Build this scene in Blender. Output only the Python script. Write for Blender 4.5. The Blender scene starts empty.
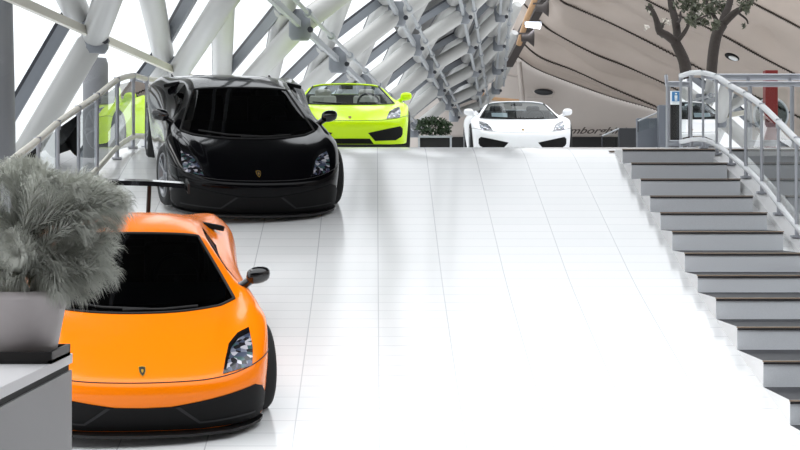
import bpy, bmesh, math, random
from mathutils import Vector, Matrix
from mathutils.bvhtree import BVHTree
random.seed(7)
sc = bpy.context.scene
COL = sc.collection
PI = math.pi

# ------------------------------------------------------------------ camera
K = 1.0               # depth scale of the layout
F0 = 2000.0
F = F0*K              # focal length in pixels of the 800 px wide frame
EYE = 1.952           # eye height above the lower floor
HY = 197.0            # image row of the horizon
cam_d = bpy.data.cameras.new('camera'); cam = bpy.data.objects.new('camera', cam_d); COL.objects.link(cam)
cam_d.sensor_width = 36; cam_d.lens = 36*F/800; cam_d.shift_y = (HY-225)/800
cam.location = (0, 0, EYE); cam.rotation_euler = (PI/2, 0, 0)
cam_d.clip_end = 500
sc.camera = cam

def P(x, y, Y):       # a point seen at image (x, y) that stands Y*K metres away
    return Vector(((x-400)/F0*Y, Y*K, EYE+(HY-y)/F0*Y))

# ------------------------------------------------------------------ materials
def lin(c):
    r = []
    for v in c:
        v /= 255.0
        r.append(v/12.92 if v <= .04045 else ((v+.055)/1.055)**2.4)
    return tuple(r)+(1.0,)
def mat(name, col, rough=.5, metal=0, coat=0, spec=.5, noise=0, nscale=20, bump=0, trans=0, ior=1.45):
    m = bpy.data.materials.new(name); m.use_nodes = True
    nt = m.node_tree; b = nt.nodes['Principled BSDF']
    c = lin(col)
    b.inputs['Base Color'].default_value = c
    b.inputs['Roughness'].default_value = rough
    b.inputs['Metallic'].default_value = metal
    b.inputs['Coat Weight'].default_value = coat
    b.inputs['Coat Roughness'].default_value = .03
    b.inputs['Specular IOR Level'].default_value = spec
    b.inputs['Transmission Weight'].default_value = trans
    b.inputs['IOR'].default_value = ior
    if noise or bump:
        tc = nt.nodes.new('ShaderNodeTexCoord')
        n = nt.nodes.new('ShaderNodeTexNoise'); n.inputs['Scale'].default_value = nscale; n.inputs['Detail'].default_value = 4
        nt.links.new(tc.outputs['Object'], n.inputs['Vector'])
        if noise:
            mx = nt.nodes.new('ShaderNodeMix'); mx.data_type = 'RGBA'
            mx.inputs[6].default_value = tuple(max(0, v*(1-noise)) for v in c[:3])+(1,)
            mx.inputs[7].default_value = tuple(min(1, v*(1+noise)) for v in c[:3])+(1,)
            nt.links.new(n.outputs['Fac'], mx.inputs[0]); nt.links.new(mx.outputs[2], b.inputs['Base Color'])
        if bump:
            bp = nt.nodes.new('ShaderNodeBump'); bp.inputs['Strength'].default_value = bump; bp.inputs['Distance'].default_value = .01
            nt.links.new(n.outputs['Fac'], bp.inputs['Height']); nt.links.new(bp.outputs['Normal'], b.inputs['Normal'])
    return m
def glass(name, tint, refl=1.0, rough=.0):    # thin sheet: tinted see-through plus Fresnel mirror
    m = bpy.data.materials.new(name); m.use_nodes = True
    nt = m.node_tree; nt.nodes.remove(nt.nodes['Principled BSDF']); out = nt.nodes['Material Output']
    t = nt.nodes.new('ShaderNodeBsdfTransparent'); t.inputs[0].default_value = tint+(1,)
    g = nt.nodes.new('ShaderNodeBsdfGlossy'); g.inputs['Roughness'].default_value = rough
    fr = nt.nodes.new('ShaderNodeFresnel'); fr.inputs['IOR'].default_value = 1.45
    mu = nt.nodes.new('ShaderNodeMath'); mu.operation = 'MULTIPLY'; mu.inputs[1].default_value = refl; mu.use_clamp = True
    mx = nt.nodes.new('ShaderNodeMixShader')
    nt.links.new(fr.outputs[0], mu.inputs[0]); nt.links.new(mu.outputs[0], mx.inputs[0])
    nt.links.new(t.outputs[0], mx.inputs[1]); nt.links.new(g.outputs[0], mx.inputs[2]); nt.links.new(mx.outputs[0], out.inputs[0])
    return m
def paint(name, col, rough=.2, spec=.42):
    return mat(name, col, rough, 0, .16, spec*.7, noise=.02, nscale=60)
def tiles(name, c1, c2, grout, w, h, u0=0.0, rough=.16, mortar=.006):
    m = bpy.data.materials.new(name); m.use_nodes = True
    nt = m.node_tree; b = nt.nodes['Principled BSDF']
    uv = nt.nodes.new('ShaderNodeUVMap')
    mp = nt.nodes.new('ShaderNodeMapping'); mp.inputs['Location'].default_value = (u0, 0, 0)
    br = nt.nodes.new('ShaderNodeTexBrick'); br.offset = 0; br.squash = 1
    br.inputs['Color1'].default_value = lin(c1); br.inputs['Color2'].default_value = lin(c2); br.inputs['Mortar'].default_value = lin(grout)
    br.inputs['Scale'].default_value = 1; br.inputs['Mortar Size'].default_value = mortar; br.inputs['Mortar Smooth'].default_value = .2
    br.inputs['Brick Width'].default_value = w; br.inputs['Row Height'].default_value = h
    nt.links.new(uv.outputs[0], mp.inputs[0]); nt.links.new(mp.outputs[0], br.inputs['Vector']); nt.links.new(br.outputs['Color'], b.inputs['Base Color'])
    b.inputs['Roughness'].default_value = rough; b.inputs['Specular IOR Level'].default_value = .45
    return m

M = {}
M['tile'] = tiles('white glazed tile', (233,233,233), (229,230,230), (190,191,194), .6, .30, -.03, mortar=.005)
M['slab'] = mat('pale stone', (226,226,228), .3, noise=.03)
M['step'] = mat('grey granite riser', (200,203,207), .55, noise=.12, nscale=150)
M['tread'] = mat('dark granite tread', (46,47,51), .55, noise=.15, nscale=120)
M['nosing'] = mat('bronze nosing', (150,132,116), .4)
M['nosing_dark'] = mat('dark nosing', (52,50,52), .5)
M['brown'] = mat('brown edging', (130,118,108), .5, noise=.05)
M['white'] = mat('white plaster', (236,236,236), .6, noise=.02)
M['steel_white'] = mat('white painted steel tube', (172,172,170), .38, noise=.04, nscale=3)
M['steel_grey'] = mat('grey painted steel', (150,154,158), .4, noise=.05)
M['mullion'] = mat('grey glazing bar', (120,124,130), .45, noise=.05)
M['column'] = mat('dark grey column paint', (104,105,108), .45, noise=.05)
M['clad'] = mat('grey cladding panel', (112,112,112), .6, noise=.05)
M['rail_bright'] = mat('light silver handrail', (226,228,231), .25)
M['steel_dark'] = mat('dark gasket', (46,48,54), .5)
M['rail'] = mat('silver painted rail', (168,171,178), .3, .25, noise=.03)
M['rail_cream'] = mat('cream painted rail', (212,208,196), .35, noise=.03)
M['rail_glass'] = glass('railing glass', (.93,.96,.95), 1.8)
M['facade_glass'] = glass('facade glass', (.98,.985,.985), .12)
M['wind_dark'] = glass('tinted windscreen', (.085,.09,.105), .55)
M['side_glass'] = glass('side glass', (.07,.075,.085), .16)
M['wind_clear'] = glass('clear windscreen', (.46,.53,.55), .45)
M['black_plastic'] = mat('black plastic', (17,17,18), .45, noise=.1)
M['strut'] = mat('dark grey strut', (30,30,32), .4, spec=.3)
M['intake'] = mat('black mesh grille', (9,9,10), .6, spec=.2, noise=.2, nscale=200)
M['gloss_black'] = mat('gloss black', (12,12,14), .12, coat=.6)
M['rubber'] = mat('tyre rubber', (22,22,23), .7, noise=.1)
M['rim'] = mat('graphite rim', (128,130,134), .3, .6)
M['rim_black'] = mat('black rim', (24,24,26), .3, .5)
M['leather'] = mat('black leather', (20,20,21), .5, bump=.1)
M['tan'] = mat('cream leather', (196,190,180), .5, bump=.1)
M['gold'] = mat('gold emblem', (214,170,60), .3, .8)
M['lens'] = None
M['membrane'] = mat('grey beige stretched membrane', (176,163,153), .5, noise=.03, nscale=2)
M['lacing'] = mat('dark lacing cord', (52,44,40), .8)
M['wallgrey'] = mat('grey plaster wall', (180,172,166), .8, noise=.04, nscale=1.5)
M['blocker'] = mat('dark ceiling', (40,40,42), .8, noise=.05, nscale=1)  # for the added slabs that block the sky overhead
M['black'] = mat('matt black', (20,20,21), .7, noise=.1)
M['anthracite'] = mat('anthracite panel', (40,41,44), .6, noise=.08)
M['grey_panel'] = mat('blue grey panel', (90,94,102), .55, noise=.06)
M['concrete'] = mat('light grey panel', (178,181,184), .6, noise=.05)
M['pot'] = mat('grey ceramic pot', (196,190,190), .5, noise=.04)
M['plinth'] = mat('grey stone plinth', (132,131,132), .5, noise=.06, nscale=120)
M['plinth_top'] = mat('pale stone top', (196,195,197), .4, noise=.04, nscale=80)
M['tray'] = mat('black tray', (25,23,23), .5)
M['plume'] = mat('dried grey plume', (196,198,190), .9, noise=.12, nscale=9)
M['stem'] = mat('dry stem', (122,118,92), .8)
M['bark'] = mat('grey brown bark', (54,48,45), .9, noise=.35, nscale=25, bump=.8)
M['leaf'] = mat('grey green leaf', (74,78,62), .6, noise=.3, nscale=8)
M['leaf_dark'] = mat('dark green leaf', (40,58,34), .5, noise=.35, nscale=8)
M['blossom'] = mat('white blossom', (214,208,200), .8)
M['chrome'] = mat('polished steel', (228,230,232), .06, 1.0)
M['red'] = mat('red panel', (104,22,20), .5, noise=.04)
M['blue'] = mat('blue sign', (60,120,170), .5)
M['signwhite'] = mat('white sign', (225,228,230), .5)
M['pipe'] = mat('galvanised pipe', (168,160,154), .45, .2)
M['pipe_tan'] = mat('tan pipe', (176,140,104), .5)
M['beam'] = mat('dark brown steel beam', (64,58,56), .6)
M['letter'] = mat('dark bronze lettering', (62,54,50), .5)
M['paper'] = mat('white paper', (225,226,228), .7)
M['ground'] = mat('pale outside ground', (206,208,210), .7, noise=.04, nscale=.6)
M['underbody'] = mat('underbody', (10,10,10), .8)

def emit(name, col, s):
    m = bpy.data.materials.new(name); m.use_nodes = True
    b = m.node_tree.nodes['Principled BSDF']; b.inputs['Base Color'].default_value = lin(col)
    b.inputs['Emission Color'].default_value = lin(col); b.inputs['Emission Strength'].default_value = s
    return m
M['lamp'] = emit('lit tube', (245,244,255), 9)
def lens_mat():       # headlamp: sparkle painted as small bright and dark facets under a clear coat
    m = bpy.data.materials.new('headlamp lens'); m.use_nodes = True
    nt = m.node_tree; b = nt.nodes['Principled BSDF']
    tc = nt.nodes.new('ShaderNodeTexCoord'); v = nt.nodes.new('ShaderNodeTexVoronoi'); v.inputs['Scale'].default_value = 27
    nt.links.new(tc.outputs['Object'], v.inputs['Vector'])
    sp = nt.nodes.new('ShaderNodeSeparateColor'); nt.links.new(v.outputs['Color'], sp.inputs[0])
    cr = nt.nodes.new('ShaderNodeValToRGB'); cr.color_ramp.interpolation = 'CONSTANT'
    e = cr.color_ramp.elements; e[0].color = lin((26,26,32)); e[1].position = .34; e[1].color = lin((70,78,98))
    for p, c in ((.5,(120,124,140)), (.6,(70,62,84)), (.72,(190,188,196)), (.84,(60,88,88))):
        k = e.new(p); k.color = lin(c)
    nt.links.new(sp.outputs[0], cr.inputs[0]); nt.links.new(cr.outputs[0], b.inputs['Base Color'])
    b.inputs['Roughness'].default_value = .2; b.inputs['Coat Weight'].default_value = .6; b.inputs['Metallic'].default_value = .3
    return m
M['lens'] = lens_mat()

# ------------------------------------------------------------------ object helpers
def tag(o, label=None, cat=None, group=None, kind=None):
    if label: o['label'] = label
    if cat: o['category'] = cat
    if group: o['group'] = group
    if kind: o['kind'] = kind
    return o
def empty(name, loc=(0,0,0), rz=0):
    o = bpy.data.objects.new(name, None); COL.objects.link(o); o.location = loc; o.rotation_euler = (0,0,rz); o.empty_display_size = .1
    return o
def copy_tree(o, parent=None):
    c = o.copy(); COL.objects.link(c)
    if parent: c.parent = parent
    for ch in list(o.children): copy_tree(ch, c)
    return c
class MB:
    def __init__(s): s.v = []; s.f = []; s.m = []; s.sm = []; s.mats = []
    def _mi(s, m):
        if m is None: return 0
        if m not in s.mats: s.mats.append(m)
        return s.mats.index(m)
    def add(s, vs, fs, m=None, smooth=False):
        k = len(s.v); s.v += [tuple(v) for v in vs]; i = s._mi(m)
        for f in fs: s.f.append([a+k for a in f]); s.m.append(i); s.sm.append(smooth)
        return s
    def box(s, c, d, m=None, rot=None):
        c = Vector(c); vs = []
        for x in (-.5,.5):
            for y in (-.5,.5):
                for z in (-.5,.5):
                    p = Vector((x*d[0], y*d[1], z*d[2]))
                    if rot is not None: p = rot @ p
                    vs.append(c+p)
        return s.add(vs, [(0,1,3,2),(4,6,7,5),(0,4,5,1),(2,3,7,6),(0,2,6,4),(1,5,7,3)], m)
    def tube(s, pts, r, n=10, m=None, cap=True, closed=False, smooth=True):
        pts = [Vector(p) for p in pts]; R = r if isinstance(r, (list, tuple)) else [r]*len(pts)
        vs = []; fs = []; up = None; N = len(pts)
        for i, p in enumerate(pts):
            if closed: t = pts[(i+1) % N]-pts[i-1]
            else: t = pts[min(i+1, N-1)]-pts[max(i-1, 0)]
            t.normalize()
            if up is None:
                up = Vector((0,0,1)) if abs(t.z) < .9 else Vector((0,1,0))
            a = t.cross(up); a.normalize(); b = a.cross(t); b.normalize(); up = b
            for k in range(n):
                g = 2*PI*k/n; vs.append(p+R[i]*(math.cos(g)*a+math.sin(g)*b))
        for i in range(N if closed else N-1):
            j = (i+1) % N
            for k in range(n): fs.append((i*n+k, i*n+(k+1) % n, j*n+(k+1) % n, j*n+k))
        s.add(vs, fs, m, smooth)
        if cap and not closed:
            s.add(vs[:n], [tuple(range(n-1,-1,-1))], m); s.add(vs[-n:], [tuple(range(n))], m)
        return s
    def bar(s, a, b, w, h, m=None, up=(0,0,1)):      # a straight rectangular bar
        a = Vector(a); b = Vector(b); t = (b-a); L = t.length; t.normalize(); u = Vector(up)
        if abs(t.dot(u)) > .98: u = Vector((0,1,0))
        x = t.cross(u); x.normalize(); z = x.cross(t)
        return s.box((a+b)/2, (w, L, h), m, Matrix((x, t, z)).transposed())
    def lathe(s, prof, n=32, axis='z', c=(0,0,0), m=None, smooth=True, closed=False):
        vs = []; fs = []; c = Vector(c); N = len(prof)
        for (r, h) in prof:
            for k in range(n):
                g = 2*PI*k/n; a, b = r*math.cos(g), r*math.sin(g)
                vs.append(c+(Vector((a,b,h)) if axis == 'z' else Vector((h,a,b)) if axis == 'x' else Vector((a,h,b))))
        for i in range(N if closed else N-1):
            j = (i+1) % N
            for k in range(n): fs.append((i*n+k, i*n+(k+1) % n, j*n+(k+1) % n, j*n+k))
        return s.add(vs, fs, m, smooth)
    def mesh(s, name):
        me = bpy.data.meshes.new(name); me.from_pydata(s.v, [], s.f)
        for m in s.mats: me.materials.append(m)
        for p, i, q in zip(me.polygons, s.m, s.sm): p.material_index = i; p.use_smooth = q
        me.update(); return me
    def build(s, name, m=None, parent=None, bevel=0, subsurf=0, fix=True):
        if m is not None and not s.mats: s.mats = [m]
        me = s.mesh(name)
        if fix:
            bm = bmesh.new(); bm.from_mesh(me); bmesh.ops.recalc_face_normals(bm, faces=bm.faces); bm.to_mesh(me); bm.free()
        o = bpy.data.objects.new(name, me); COL.objects.link(o)
        if parent is not None: o.parent = parent
        if bevel:
            b = o.modifiers.new('bevel', 'BEVEL'); b.width = bevel; b.segments = 2; b.limit_method = 'ANGLE'
        if subsurf:
            b = o.modifiers.new('sub', 'SUBSURF'); b.levels = subsurf; b.render_levels = subsurf
        return o
def lerp(a, b, t): return a+(b-a)*t
def interp(tab, x):
    if x <= tab[0][0]: return tab[0][1]
    for (x0, y0), (x1, y1) in zip(tab, tab[1:]):
        if x <= x1: return lerp(y0, y1, (x-x0)/(x1-x0))
    return tab[-1][1]
def spline(pts, n):
    pts = [Vector(p) for p in pts]; out = []
    for i in range(len(pts)-1):
        p0 = pts[max(i-1,0)]; p1 = pts[i]; p2 = pts[i+1]; p3 = pts[min(i+2,len(pts)-1)]
        for k in range(n):
            t = k/n
            out.append(.5*((2*p1)+(p2-p0)*t+(2*p0-5*p1+4*p2-p3)*t*t+(3*p1-p0-3*p2+p3)*t**3))
    out.append(pts[-1]); return out

# ------------------------------------------------------------------ ramp profile
SL = [(11.5,0),(13.5,.18),(18,.186),(19.5,.232),(24.1,.232),(25.9,0)]
YS = [0.02*i for i in range(0, 3200)]
_z = [0.0]
for a in YS[1:]: _z.append(_z[-1]+.02*interp(SL, a-.01))
def RZ(Y):            # height of the white floor along its length
    Y = Y/K; i = max(0, min(len(_z)-2, int(Y/.02))); return lerp(_z[i], _z[i+1], Y/.02-i)
UP = RZ(30)           # upper floor level
def UPF(Y): return UP+interp([(26.5,0),(30,.06),(36,.09)], Y/K)
def UX(u, Y): return u-.0125*Y/K
LEFT = [(8,-3.62),(19.5,-3.55),(20.5,-3.46),(21.4,-3.40),(22.22,-3.30),(23,-3.2),(24.217,-3.124),(25.275,-3.058),(26.2,-3.0),(27.25,-2.935),(28.5,-2.84),(30,-2.72),(45,-2.7)]
def left_u(Y): return interp(LEFT, Y/K)

# white ramp and floor, one tiled surface
def sheet(name, us, vs, Xf, Zf, m, kind='structure'):
    me = bpy.data.meshes.new(name); verts = []; faces = []; uvs = []
    for v in vs:
        for u in us(v): verts.append((Xf(u, v), v, Zf(v))); uvs.append((u, v))
    n = len(us(vs[0]))
    for i in range(len(vs)-1):
        for k in range(n-1): faces.append((i*n+k, i*n+k+1, (i+1)*n+k+1, (i+1)*n+k))
    me.from_pydata(verts, [], faces); lay = me.uv_layers.new(name='UVMap')
    for l in me.loops: lay.data[l.index].uv = uvs[l.vertex_index]
    for p in me.polygons: p.use_smooth = True
    me.materials.append(m); o = bpy.data.objects.new(name, me); COL.objects.link(o); o['kind'] = kind
    return o
ramp_vs = [K*(9+.25*i) for i in range(int(17/.25)+1)]
def ramp_us(Y):
    a = left_u(Y)-.12; return [a, -2, -1, 0, 1, 2, 2.96, 4.08, 4.55]
sheet('floor_ramp', ramp_us, ramp_vs, UX, RZ, M['tile'])
up_vs = [K*v for v in (25.98, 26.5, 28, 32, 38, 45, 60)]
def up_us(Y): return [left_u(Y)-.12, -1, 1, 3, 6, 9, 14]
sheet('floor_upper', up_us, up_vs, UX, UPF, M['tile'])
MB().box((0, 2, -.03), (60, 24, .06)).build('floor_lower', M['slab'])['kind'] = 'structure'
MB().box((0, 60, -.35), (240, 120, .3)).build('ground_outside', M['ground'])['kind'] = 'structure'
# edge skirts of the ramp
def skirt(name, uf, dx, m):
    b = MB(); vs = [K*v for v in [11.6+.4*i for i in range(36)]+[26.1, 30, 45]]; n = 0
    for Y in vs:
        x = UX(uf(Y), Y); z = RZ(Y)-.004
        b.v += [(x, Y, z), (x, Y, -.2), (x+dx, Y, z), (x+dx, Y, -.2)]
    for i in range(len(vs)-1):
        a = i*4; c = a+4
        for q in ((a,c,c+1,a+1),(a+2,a+3,c+3,c+2),(a,a+2,c+2,c),(a+1,c+1,c+3,a+3)): b.f.append(q); b.m.append(0); b.sm.append(False)
    o = b.build(name, m); o['kind'] = 'structure'; return o
skirt('wall_ramp_left', lambda Y: left_u(Y)-.12, .1, M['white'])
# front face of the upper floor right of the ramp, with shallow panels
b = MB(); x0 = UX(4.56, 25.9*K); y0 = 25.9*K
b.box((x0+4.5, y0+.1, UP/2-.02), (9, .2, UP-.04), M['concrete'])
for i in range(6):
    cx = x0+.75+1.4*i
    b.box((cx, y0-.02, UP-.62), (1.15, .05, .62), M['concrete'])
    b.box((cx, y0-.05, UP-.62), (.75, .03, .34), M['step'])
b.box((x0+4.5, y0, UP-.06), (9, .3, .1), M['white'])
b.build('wall_upper_floor_edge')['kind'] = 'structure'

# ------------------------------------------------------------------ stairs
RY = [23.95,23.12,22.30,21.55,20.77,19.94,19.14,18.38,17.39,16.37,15.27,14.29,13.30]
RY = [y*K for y in RY]
st = empty('staircase', (UX(3.5,19*K), 19*K, RZ(19*K)))
tag(st, 'grey granite staircase set along the right edge of the white ramp', 'stairs')
prev = 24.75*K
ULA, URA = 2.965, 4.07
for k, Y in enumerate(RY):
    zt = RZ(prev) if k else .575+EYE; zb = RZ(Y)
    b = MB(); yb = prev
    xl, xr, xlb, xrb = UX(ULA,Y), UX(URA,Y), UX(ULA,yb), UX(URA,yb)
    zbk = RZ(yb)-.02
    vs = [(xl,Y,zb-.02),(xr,Y,zb-.02),(xr,Y,zt),(xl,Y,zt),(xlb,yb,zbk),(xrb,yb,zbk),(xrb,yb,zt),(xlb,yb,zt)]
    b.add(vs, [(0,1,2,3)], M['step']); b.add(vs, [(3,2,6,7)], M['tread'])
    b.add(vs, [(0,3,7,4),(1,5,6,2),(4,7,6,5),(0,4,5,1)], M['white'])
    o = b.build('step', None, st); o.location = -st.location
    n = MB(); n.box(((xl+xr)/2, Y-.004, zt-.004), (xr-xl+.01, .03, .010), M['nosing']); n.box(((xl+xr)/2, Y-.004, zt-.02), (xr-xl, .016, .014), M['nosing_dark'])
    n.build('nosing', None, o)
    prev = Y
# landing and brown edge strip at the head of the stairs
b = MB(); b.box((UX(3.62,25.4*K), 25.4*K, EYE+.575-.05), (1.42, 1.3*K, .1), M['brown']); b.box((UX(3.75,26*K), 26.1*K, UP-.02), (1.6, .2, .05), M['brown'])
b.build('trim_1')['kind'] = 'structure'

# ------------------------------------------------------------------ railings
def rail_run(root, pts, hs, low, r, m_rail, glass_m, pr=.022):
    """pts: ground points; handrail at height H, second rail at height low"""
    posts = pts; top = [Vector(p)+Vector((0,0,h)) for p, h in zip(pts, hs)]; lo = [Vector(p)+Vector((0,0,low)) for p in pts]
    MB().tube(spline(top, 6), r, 12).build('handrail', m_rail, root)
    MB().tube(spline(lo, 6), r*.9, 12).build('lower_rail', m_rail, root)
    for p, H in zip(posts, hs):
        p = Vector(p); b = MB()
        b.tube([p-Vector((0,0,.02)), p+Vector((0,0,H))], pr, 10); b.box(p+Vector((0,0,.012)), (.11,.11,.024))
        b.tube([p+Vector((0,0,H-.07)), p+Vector((0,0,H+.035))], pr*1.5, 10)
        b.build('post', M['rail'], root)
    for a, c, h0, h1 in zip(posts, posts[1:], hs, hs[1:]):
        a = Vector(a); c = Vector(c); d = (c-a)*.06; z0 = Vector((0,0,low+.05))
        t = (c-a).cross(Vector((0,0,1))).normalized()*.006
        vs = [a+d+z0+t, c-d+z0+t, c-d+Vector((0,0,h1-.06))+t, a+d+Vector((0,0,h0-.06))+t]
        MB().add(vs, [(0,1,2,3)]).build('glass_panel', glass_m, root)
rr = empty('railing'); tag(rr, 'silver tube railing with glass infill curving down beside the grey stairs', 'railing')
RP = [(27.26,4.171),(26.28,4.159),(25.24,4.146),(24.16,4.132),(23.43,4.17),(22.69,4.209),(21.9,4.238),(21.1,4.26),(20.26,4.273),(19.3,4.28),(18.4,4.28),(17.5,4.28),(16.6,4.28)]
BASE = [146,146,147,154.7,165,178,193.5,214.7,237.5]; TOP = [76,73,73,77,86,94.5,106,122,140]
pp = []; ph = []
for k, (Y, u) in enumerate(RP):
    zr = RZ(Y*K)
    z = max(zr+.004, EYE+(HY-BASE[k])/F0*Y) if 2 < k < 9 else (zr if k < 3 else zr+.06)
    zt = EYE+(HY-TOP[k])/F0*Y if k < 9 else z+1.0
    pp.append(Vector((UX(u,Y*K), Y*K, z))); ph.append(zt-z)
b = MB()                       # low white kerb that carries the posts
n = len(pp)
for p in pp: b.v += [(p.x-.09,p.y,p.z-.004),(p.x+.2,p.y,p.z-.004),(p.x-.09,p.y,RZ(p.y)-.05),(p.x+.2,p.y,RZ(p.y)-.05)]
for k in range(n-1):
    a = 4*k; c = a+4
    for q in ((a,a+1,c+1,c),(a,c,c+2,a+2),(a+1,a+3,c+3,c+1)): b.f.append(q); b.m.append(0); b.sm.append(False)
b.build('trim_2', M['white'])['kind'] = 'structure'
rail_run(rr, pp, ph, .11, .034, M['rail_bright'], M['rail_glass'])
lr = empty('railing'); tag(lr, 'cream handrail and glass railing along the left edge of the ramp beside the black car', 'railing')
LP = [19.5,20.5,21.4,22.22,23.0,24.217,25.275,26.2,27.25,28.5,30]
pl = [Vector((UX(left_u(Y*K),Y*K), Y*K, RZ(Y*K))) for Y in [16.5,17.5,18.5]+LP]
lh = [.985]*8+[.955,.915,.905,.95,1.02,1.06,1.08]; lh = lh[:len(pl)]
rail_run(lr, pl, lh, .14, .036, M['rail_cream'], M['rail_glass'], pr=.026)
ur = empty('railing'); tag(ur, 'straight silver railing across the upper floor behind the stair railing', 'railing')
up_pts = [P(668, 147, 27.4), P(750, 147, 27.4), P(792, 147, 27.4), P(840, 147, 27.4), P(900, 147, 27.4)]
for p in up_pts: p.z = UPF(27.4*K)
b = MB(); b.tube([up_pts[0]+Vector((0,0,.89)), up_pts[-1]+Vector((0,0,.89))], .04, 10)
b.build('handrail', M['rail'], ur)
b = MB(); b.tube([P(705,77,27.6), P(900,77,27.6)], .048, 10); b.build('upper_rail', M['rail'], ur)
b = MB(); b.tube([up_pts[0]+Vector((0,0,.08)), up_pts[-1]+Vector((0,0,.08))], .045, 10); b.build('lower_rail', M['rail'], ur)
for p in up_pts:
    b = MB(); b.tube([p, p+Vector((0,0,.9))], .03, 10); b.tube([p+Vector((0,.1,.86)), p+Vector((0,.2,1.02))], .025, 8); b.build('post', M['rail'], ur)
for a, c in zip(up_pts, up_pts[1:]):
    MB().add([a+Vector((.06,0,.15)), c+Vector((-.06,0,.15)), c+Vector((-.06,0,.83)), a+Vector((.06,0,.83))], [(0,1,2,3)]).build('glass_panel', M['rail_glass'], ur)

# ------------------------------------------------------------------ cars
LINES = 'C H K G F T S W L'.split()
TAB = [  # x, y, z per line, row by row from the chin to the tail (nose at y = 0)
 ('r3',[(0,.10,.10),(.33,.115,.10),(.48,.15,.10),(.60,.20,.10),(.70,.26,.105),(.80,.33,.11),(.885,.43,.12),(.915,.53,.14),(.92,.615,.20)]),
 ('r2',[(0,.05,.235),(.33,.065,.235),(.48,.10,.24),(.60,.15,.245),(.70,.21,.255),(.81,.29,.27),(.895,.40,.29),(.925,.50,.31),(.935,.59,.34)]),
 ('r1',[(0,0,.37),(.33,.02,.375),(.48,.055,.38),(.60,.10,.39),(.70,.16,.40),(.81,.25,.42),(.90,.37,.44),(.935,.49,.455),(.945,.615,.465)]),
 ('a',[(0,.03,.455),(.33,.05,.46),(.47,.085,.465),(.58,.13,.475),(.68,.19,.49),(.80,.28,.52),(.90,.40,.545),(.94,.53,.55),(.95,.655,.537)]),
 ('b',[(0,.28,.545),(.33,.29,.55),(.50,.32,.56),(.61,.36,.575),(.71,.42,.605),(.82,.51,.65),(.915,.58,.65),(.953,.66,.645),(.955,.728,.614)]),
 ('c',[(0,.55,.635),(.33,.56,.64),(.535,.60,.664),(.64,.66,.668),(.73,.74,.70),(.83,.80,.748),(.925,.82,.73),(.963,.83,.71),(.958,.839,.672)]),
 ('d',[(0,.77,.69),(.34,.79,.692),(.585,.87,.722),(.69,.95,.722),(.765,1.01,.755),(.835,1.02,.79),(.925,1.0,.76),(.963,.985,.73),(.958,.981,.689)]),
 ('e',[(0,.93,.728),(.35,.97,.73),(.62,1.10,.745),(.745,1.25,.765),(.815,1.29,.785),(.855,1.30,.80),(.935,1.26,.765),(.965,1.24,.66),(.957,1.226,.561)]),
 ('f',[(0,1.48,.94),(.33,1.50,.935),(.56,1.57,.918),(.655,1.64,.90),(.725,1.69,.885),(.785,1.66,.83),(.91,1.60,.775),(.94,1.48,.55),(.93,1.36,.20)]),
 ('g',[(0,2.02,1.12),(.30,2.03,1.112),(.45,2.06,1.098),(.53,2.09,1.08),(.60,2.11,1.05),(.715,2.1,.865),(.90,2.1,.79),(.92,2.1,.50),(.92,2.0,.18)]),
 ('h',[(0,2.45,1.165),(.30,2.45,1.16),(.45,2.46,1.14),(.52,2.47,1.12),(.585,2.48,1.085),(.705,2.5,.91),(.90,2.55,.82),(.925,2.6,.5),(.92,2.6,.18)]),
 ('i',[(0,2.85,1.125),(.30,2.85,1.12),(.45,2.85,1.105),(.54,2.86,1.085),(.62,2.87,1.055),(.74,2.92,.985),(.90,2.95,.875),(.955,3.0,.60),(.945,3.15,.43)]),
 ('j',[(0,3.25,1.05),(.30,3.25,1.05),(.48,3.25,1.03),(.57,3.25,1.015),(.65,3.25,1.01),(.77,3.3,1.0),(.92,3.35,.89),(.965,3.38,.76),(.955,3.382,.69)]),
 ('k',[(0,3.6,.96),(.30,3.6,.96),(.50,3.6,.955),(.60,3.6,.965),(.68,3.6,.985),(.79,3.6,.98),(.925,3.6,.88),(.965,3.6,.77),(.958,3.61,.70)]),
 ('l',[(0,4.0,.87),(.30,4.0,.87),(.48,4.0,.87),(.58,4.0,.875),(.67,4.0,.885),(.79,3.98,.89),(.91,3.95,.80),(.93,3.9,.65),(.93,3.85,.49)]),
 ('m',[(0,4.30,.84),(.30,4.29,.84),(.48,4.27,.84),(.57,4.25,.84),(.65,4.24,.84),(.76,4.2,.835),(.87,4.13,.77),(.89,4.08,.55),(.89,4.0,.30)]),
 ('n',[(0,4.28,.35),(.30,4.27,.35),(.48,4.25,.35),(.57,4.23,.35),(.65,4.22,.35),(.76,4.18,.33),(.85,4.13,.32),(.88,4.08,.31),(.885,4.02,.28)])]
PARTS = ['body','hood','front_bumper','windshield','side_window','engine_cover','door']
MID = 2.23            # wheelbase middle
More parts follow.
